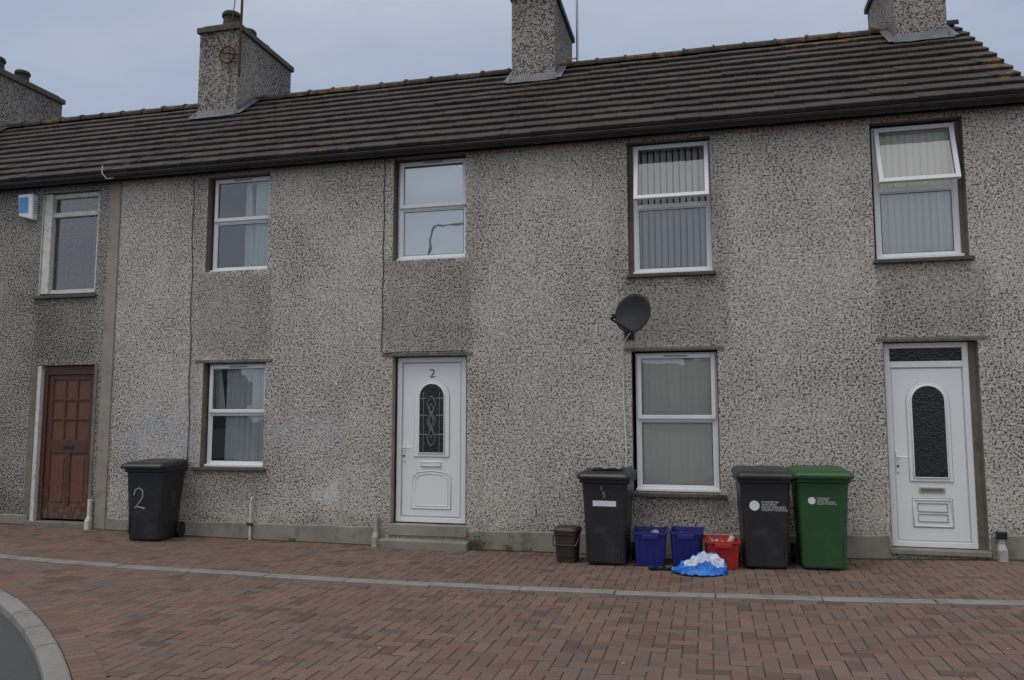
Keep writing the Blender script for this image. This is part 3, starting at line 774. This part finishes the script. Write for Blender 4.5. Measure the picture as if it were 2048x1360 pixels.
# ------------------------------------------------------------------ wheelie bins
def wheelie(loc,rot,mat,name='wheelie_bin'):
    b=empty(name,loc,rot)
    rg=[rrect(.42,.46,.05,.02,0),rrect(.44,.48,.05,.04,0)]
    rg+=[rrect(.455,.51,.05,.30,.0),rrect(.50,.60,.055,.78,.02),rrect(.52,.64,.055,.93,.03)]
    loft('body',rg,mat,b,smooth=False,bev=.004)
    loft('rim',[rrect(.525,.65,.06,.90,.03),rrect(.565,.69,.06,.915,.03),rrect(.57,.695,.06,.965,.03),rrect(.55,.67,.06,.972,.03)],mat,b)
    boxes('front_ribs',[(-.20,-.188,-.262,-.25,.1,.5),(.188,.20,-.262,-.25,.1,.5)],mat,b)
    lid=loft('lid',[rrect(.585,.70,.05,.972,.015),rrect(.60,.715,.05,.978,.015),rrect(.60,.715,.05,1.005,.012),rrect(.57,.67,.06,1.03,.01),rrect(.50,.58,.08,1.048,.01),rrect(.42,.46,.08,1.052,.01)],mat,b,smooth=False,bev=.006)
    lid.rotation_euler=(R(2.2),0,0); lid.location=(0,0,-.004)
    boxes('lid_handles',[(-.25,-.21,-.375,-.33,.955,.985),(.21,.25,-.375,-.33,.955,.985)],mat,b,.006)
    curve('rear_handle',[(-.22,.36,.95),(-.22,.44,.99),(.22,.44,.99),(.22,.36,.95)],.017,mat,b)
    boxes('hinges',[(-.20,-.12,.33,.40,.97,1.05),(.12,.20,.33,.40,.97,1.05)],mat,b,.01)
    for s in (-1,1):
        cyl('wheel',(s*.255,.235,.10),.10,.045,M_tyre,b,'x'); cyl('wheel_hub',(s*.255,.235,.10),.045,.052,mat,b,'x')
    curve('axle',[(-.26,.235,.10),(.26,.235,.10)],.012,M_metal,b)
    loft('axle_housing',[rrect(.40,.16,.04,.06,.2),rrect(.42,.17,.04,.3,.2)],mat,b)
    return b
def fy(z):
    K=[(.04,-.24),(.30,-.255),(.78,-.28),(.93,-.29)]
    for (a,ya),(c,yc) in zip(K,K[1:]):
        if z<=c: return ya+(yc-ya)*(z-a)/(c-a)
    return -.29
frot=(R(90)+.053,0,0)
b1=wheelie((-7.27,-.38,g(-7.2)),R(9),M_bin)
b2=wheelie((-1.13,-.50,g(-1.1)),R(-2),M_bin)
b3=wheelie((.56,-.53,g(.53)),R(3),M_bin)
b4=wheelie((1.145,-.52,g(1.14)),R(1),M_green)
def stroke(name,pts,par,mat,r,f):
    curve(name,[f(*p) for p in pts],r,mat,par,False,1)
two=[(-.5,.62),(-.38,.9),(-.05,1.0),(.28,.85),(.30,.55),(.0,.25),(-.45,-.05),(-.1,.02),(.5,-.08)]
stroke('painted_number',two,b1,M_chalk,.008,lambda u,v:(-.06+u*.15,fy(.45+v*.25)-.002,.45+v*.25))
stroke('painted_number_side',two,b1,M_chalk2,.006,lambda u,v:(.228+.04*(.45+v*.18-.3),.06+u*.10,.45+v*.18))
mobj('label',[(-.13,fy(.66)-.0035,.655),(.13,fy(.66)-.0035,.655),(.13,fy(.71)-.0035,.715),(-.13,fy(.71)-.0035,.715)],[(0,1,2,3)],M_white,b2)
stroke('painted_number',[(0,0),(0,1)],b2,M_chalk,.005,lambda u,v:(-.03,fy(.83+v*.05)-.002,.83+v*.05))
stroke('painted_mark',[(.4,1),(-.1,1),(-.1,.55),(.3,.5),(.35,.15),(-.1,0)],b2,M_chalk,.005,lambda u,v:(-.01+u*.05,fy(.75+v*.06)-.002,.75+v*.06))
V=[];F=[];nx,ny=14,8
for i in range(nx+1):
    for j in range(ny+1):
        V.append((-.17+.36*i/nx+random.uniform(-.01,.01),-.22+.26*j/ny+random.uniform(-.01,.01),1.062+random.uniform(0,.022)))
for i in range(nx):
    for j in range(ny): F.append((i*(ny+1)+j,(i+1)*(ny+1)+j,(i+1)*(ny+1)+j+1,i*(ny+1)+j+1))
mobj('rubbish_on_lid',V,F,simple('crumpled_grey_plastic',(.30,.29,.27),.5,.5,20),b2)
def councilmark(b,s=1.0,zc=.69):
    n=28;cx=-.115
    V=[(cx+.052*s*math.cos(2*math.pi*i/n),fy(zc)-.004,zc+.052*s*math.sin(2*math.pi*i/n)) for i in range(n)]
    mobj('round_mark',V,[tuple(range(n))],M_white,b)
    for k,l in enumerate(['CYNGOR SIR','YNYS M\u00d4N','ISLE OF ANGLESEY','COUNTY COUNCIL']):
        zz=zc+.028*s-k*.027*s
        text('council_lettering',l,.030*s,(cx+.07*s,fy(zz)-.004,zz),M_white,b,frot,'LEFT')
councilmark(b3,1.0,.67); councilmark(b4,.72,.72)

cd=empty('food_waste_caddy',(-1.60,-.52,g(-1.6)),R(-4))
loft('body',[rrect(.22,.24,.04,0),rrect(.25,.28,.04,.30,0),rrect(.27,.30,.045,.31,0),rrect(.27,.30,.045,.34,0)],M_brown,cd,bev=.003)
loft('lid',[rrect(.285,.315,.05,.342,0),rrect(.285,.315,.05,.365,0),rrect(.24,.26,.05,.392,0)],M_brown,cd,bev=.004)
curve('handle',[(-.14,0,.33),(-.15,-.10,.27),(-.13,-.165,.20),(.13,-.165,.20),(.15,-.10,.27),(.14,0,.33)],.010,M_brown,cd)
loft('front_panel',[[(-.08,-.135,.06),(.08,-.135,.06),(.08,-.12,.06),(-.08,-.12,.06)],[(-.09,-.150,.24),(.09,-.150,.24),(.09,-.12,.24),(-.09,-.12,.24)]],M_brown,cd,bev=.004)

def crate(loc,rot,mat,w=.36,d=.48,h=.37,fill=None,mats=None):
    c=empty('recycling_crate',loc,rot); k=.84
    loft('body',[rrect(w*k,d*k,.03,.0),rrect(w*k+.01,d*k+.01,.03,.01),rrect(w*.97,d*.97,.035,h-.03),rrect(w+.02,d+.02,.04,h-.025),rrect(w+.02,d+.02,.04,h),rrect(w-.02,d-.02,.03,h),rrect(w*k-.02,d*k-.02,.03,.02)],mat,c,bev=.002)
    V=[];F=[]
    for sx in (-.36,-.12,.12,.36):
        o=len(V);y0=-d*k/2;y1=-d*.97/2;a=.008
        V+=[(sx*w*k-a,y0-.010,.02),(sx*w*k+a,y0-.010,.02),(sx*w-a,y1-.010,h-.03),(sx*w+a,y1-.010,h-.03),(sx*w*k-a,y0+.01,.02),(sx*w*k+a,y0+.01,.02),(sx*w-a,y1+.01,h-.03),(sx*w+a,y1+.01,h-.03)]
        F+=[(o,o+1,o+3,o+2),(o,o+2,o+6,o+4),(o+1,o+5,o+7,o+3)]
    mobj('ribs',V,F,mat,c)
    box('rim_grip',-.09,.09,-d/2-.02,-d/2-.005,h-.07,h-.02,mat,c,.006)
    for i in range(fill or 0):
        x=random.uniform(-.12,.12);y=random.uniform(-.16,.18);z=h-random.uniform(.03,.09)
        m=random.choice(mats or [M_litter,M_bagw,M_redbox,M_metal,M_brown])
        o=cyl('rubbish',(0,0,0),.032,.12,m,c,'z',14); o.location=(x,y,z); o.rotation_euler=(random.uniform(0,3),random.uniform(0,3),0)
    return c
crate((-.655,-.52,g(-.66)),R(2),M_bluebox,fill=3,mats=[M_bagw,M_litter])
crate((-.255,-.48,g(-.26)),R(-2),M_bluebox,.35,.48,.37,fill=2,mats=[M_bluebox,M_litter])
crate((.115,-.62,g(.1)),R(4),M_redbox,.35,.46,.30,fill=14)

# plastic bag lying open on the ground
bg=empty('plastic_bag',(-.12,-1.02,g(-.1)))
nu,nv=60,30
def bagpt(u,v):
    x=-.28+.56*u; prof=math.sin(math.pi*min(max(u,0),1))**.5
    y=-.02-.19*prof*(1-v)*1.1+.15*v*prof
    hgt=(.07+.20*u)*prof*(v**1.2)+.04*math.exp(-((v-.14)/.10)**2)*prof
    wob=.009*math.sin(u*31+v*9)+.007*math.sin(u*57-v*15+1)+.006*math.sin(v*24+u*17)+random.uniform(-.003,.003)
    return (x+.008*math.sin(v*19+u*9),y+wob*.8,.012+max(0,hgt+wob*(.3+.6*v)))
V=[bagpt(i/nu,j/nv) for i in range(nu+1) for j in range(nv+1)];F=[]
for i in range(nu):
    for j in range(nv): F.append((i*(nv+1)+j,(i+1)*(nv+1)+j,(i+1)*(nv+1)+j+1,i*(nv+1)+j+1))
o=mobj('bag_sheet',V,F,[M_bag,M_bagw],bg,smooth=True)
for p in o.data.polygons:
    i=p.index//nv;j=p.index%nv;u=i/nu;v=j/nv
    if v>.62-.12*u+.07*math.sin(u*13) and v<.94 and .2<u<.93 : p.material_index=1
sm=o.modifiers.new('s','SOLIDIFY'); sm.thickness=.003
V=[];F=[]
for i in range(13):
    for j in range(6): V.append((-.66+.34*i/12+random.uniform(-.01,.01),-.96+.14*j/5+random.uniform(-.015,.015),g(-.6)+.008+random.uniform(0,.02)))
for i in range(12):
    for j in range(5): F.append((i*6+j,(i+1)*6+j,(i+1)*6+j+1,i*6+j+1))
mobj('black_plastic_film',V,F,M_black)

def weed(name,x,y,n,h,mats):
    w=empty(name,(x,y,g(x)))
    for m in mats:
        V=[];F=[]
        for k in range(n):
            a=random.uniform(0,6.28);l=random.uniform(.4,1)*h;lean=random.uniform(.1,.8);bx=random.uniform(-.05,.05);by=random.uniform(-.02,.02)
            for q in range(3):
                t=random.uniform(.3,1);s=random.uniform(.008,.018);px=bx+math.cos(a)*l*lean*t;py=by+math.sin(a)*l*lean*t*.5;pz=l*t;aa=random.uniform(0,6.28)
                o=len(V);V+=[(px,py,pz),(px+s*math.cos(aa),py+s*math.sin(aa),pz+s*.6),(px+2.2*s*math.cos(aa),py+2.2*s*math.sin(aa),pz+s*.2),(px+s*math.cos(aa+.7),py+s*math.sin(aa+.7),pz-s*.4)];F.append((o,o+1,o+2,o+3))
            o=len(V);V+=[(bx-.0015,by,0),(bx+.0015,by,0),(bx+math.cos(a)*l*lean,by+math.sin(a)*l*lean*.5,l)];F.append((o,o+1,o+2))
        mobj('leaves',V,F,m,w)
weed('weed_plant',-2.84,-.08,26,.26,[M_leaf,M_leafr]); weed('weed_plant.001',-2.42,-.08,18,.13,[M_leaf]); weed('weed_plant.002',-2.2,-.06,8,.08,[M_leaf])
weed('weed_plant.003',-5.4,-.05,8,.07,[M_leaf]); weed('weed_plant.004',-7.9,-.05,8,.07,[M_leaf])
box('utility_cover',-3.05,-2.80,-.62,-.48,g(-3)-.02,g(-3)+.004,M_lead)
V=[];F=[]
for k in range(90):
    x=random.uniform(-7,5);y=random.uniform(-7,-.3);s=random.uniform(.004,.014);a=random.uniform(0,3);o=len(V)
    for q in range(4): V.append((x+s*math.cos(a+q*1.57),y+s*.7*math.sin(a+q*1.57),g(x)+.006+random.uniform(0,.004)))
    F.append((o,o+1,o+2,o+3))
mobj('ground_litter',V,F,M_litter)

# street lamp across the road (seen reflected in the upstairs glass)
lp=empty('street_lamp',(-9.1,-15,-.05))
curve('column',[(0,0,0),(0,0,1.5)],.09,M_lampm,lp); curve('shaft',[(0,0,1.5),(0,0,7.7)]+[(.5-.5*math.cos(a*.26),0,7.7+.4*math.sin(a*.26)) for a in range(1,7)]+[(1.4,0,8.1)],.045,M_lampm,lp)
loft('lantern',[rrect(.6,.16,.05,8.04,0,1.7),rrect(.75,.28,.1,8.1,0,1.7),rrect(.6,.2,.08,8.2,0,1.65)],M_lampm,lp)
V=[];F=[];V2=[];F2=[]
x=-90
while x<90:
    w=random.uniform(7,12);h=random.uniform(4.6,6);y=-80+random.uniform(-4,4);rh=random.uniform(1.8,2.6)
    if random.random()<.85:
        v,f=boxv(x,x+w,y-7,y,-.17,h,off=len(V));V+=v;F+=f
        o=len(V2);V2+=[(x-.2,y+.2,h),(x+w+.2,y+.2,h),(x+w+.2,y-3.5,h+rh),(x-.2,y-3.5,h+rh),(x-.2,y-7.2,h),(x+w+.2,y-7.2,h)]
        F2+=[(o,o+1,o+2,o+3),(o+3,o+2,o+5,o+4),(o,o+3,o+4),(o+1,o+5,o+2)]
        v,f=boxv(x+w-1.2,x+w-.2,y-4,y-3,h+1,h+rh+1,off=len(V));V+=v;F+=f
    x+=w
fh=empty('distant_houses',(0,-80,0))
for o in (mobj('walls',V,F,M_far),mobj('roofs',V2,F2,M_farroof)):
    o.parent=fh;o.location=(0,80,0)

# ------------------------------------------------------------------ world, sun, camera
w=bpy.data.worlds.new('World'); scene.world=w; w.use_nodes=True
t=NT(w); t.n.clear()
out=t.new('ShaderNodeOutputWorld'); bgn=t.new('ShaderNodeBackground'); bgn.inputs['Strength'].default_value=.10
SE,SA=R(66),R(215)
sky=t.new('ShaderNodeTexSky'); sky.sky_type='NISHITA'; sky.sun_disc=False; sky.sun_elevation=SE; sky.sun_rotation=SA; sky.air_density=1.0; sky.dust_density=2.0
tc=t.new('ShaderNodeTexCoord').outputs['Generated']
sx=t.sep(tc); z=sx[2]
zz=t.math('MAXIMUM',z,.04)
proj=t.new('ShaderNodeVectorMath',operation='DIVIDE'); t.put(proj.inputs[0],tc)
cmb=t.new('ShaderNodeCombineXYZ'); 
for i in range(3): t.put(cmb.inputs[i],t.math('ADD',zz,.15))
t.put(proj.inputs[1],cmb.outputs[0])
cl=t.noise(t.scalev(proj.outputs[0],(1,1.6,1)),1.3,6,.55)
base=t.mix(t.rng(z,.30,.80),(3.75,4.45,5.75),(7.2,7.6,8.2))
south=t.mix(t.rng(sx[1],.3,-.6),(1.,1.,1.),(1.5,1.42,1.30))
base=t.mix(1.,base,south,'MULTIPLY')
cloud=t.mix(t.rng(cl,.35,.68),t.mix(1.,base,(.92,.93,.95),'MULTIPLY'),t.mix(1.,base,(1.10,1.07,1.04),'MULTIPLY'))
col=t.mix(.9,sky.outputs[0],cloud)
t.put(bgn.inputs['Color'],col); t.l.new(bgn.outputs[0],out.inputs[0])
sun=bpy.data.lights.new('sun','SUN'); sun.energy=.8; sun.angle=R(25); sun.color=(1,.96,.9)
so=bpy.data.objects.new('sun',sun); scene.collection.objects.link(so)
d=Vector((math.sin(SA)*math.cos(SE),math.cos(SA)*math.cos(SE),math.sin(SE)))
so.rotation_euler=d.to_track_quat('Z','Y').to_euler(); so.location=(0,-10,20)
cam=bpy.data.cameras.new('camera'); cam.sensor_width=23.6; cam.lens=18.0; cam.clip_end=2000
co=bpy.data.objects.new('camera',cam); scene.collection.objects.link(co)
co.location=(0,-9.6,1.6); co.rotation_euler=(R(95.5),0,R(14))
scene.camera=co
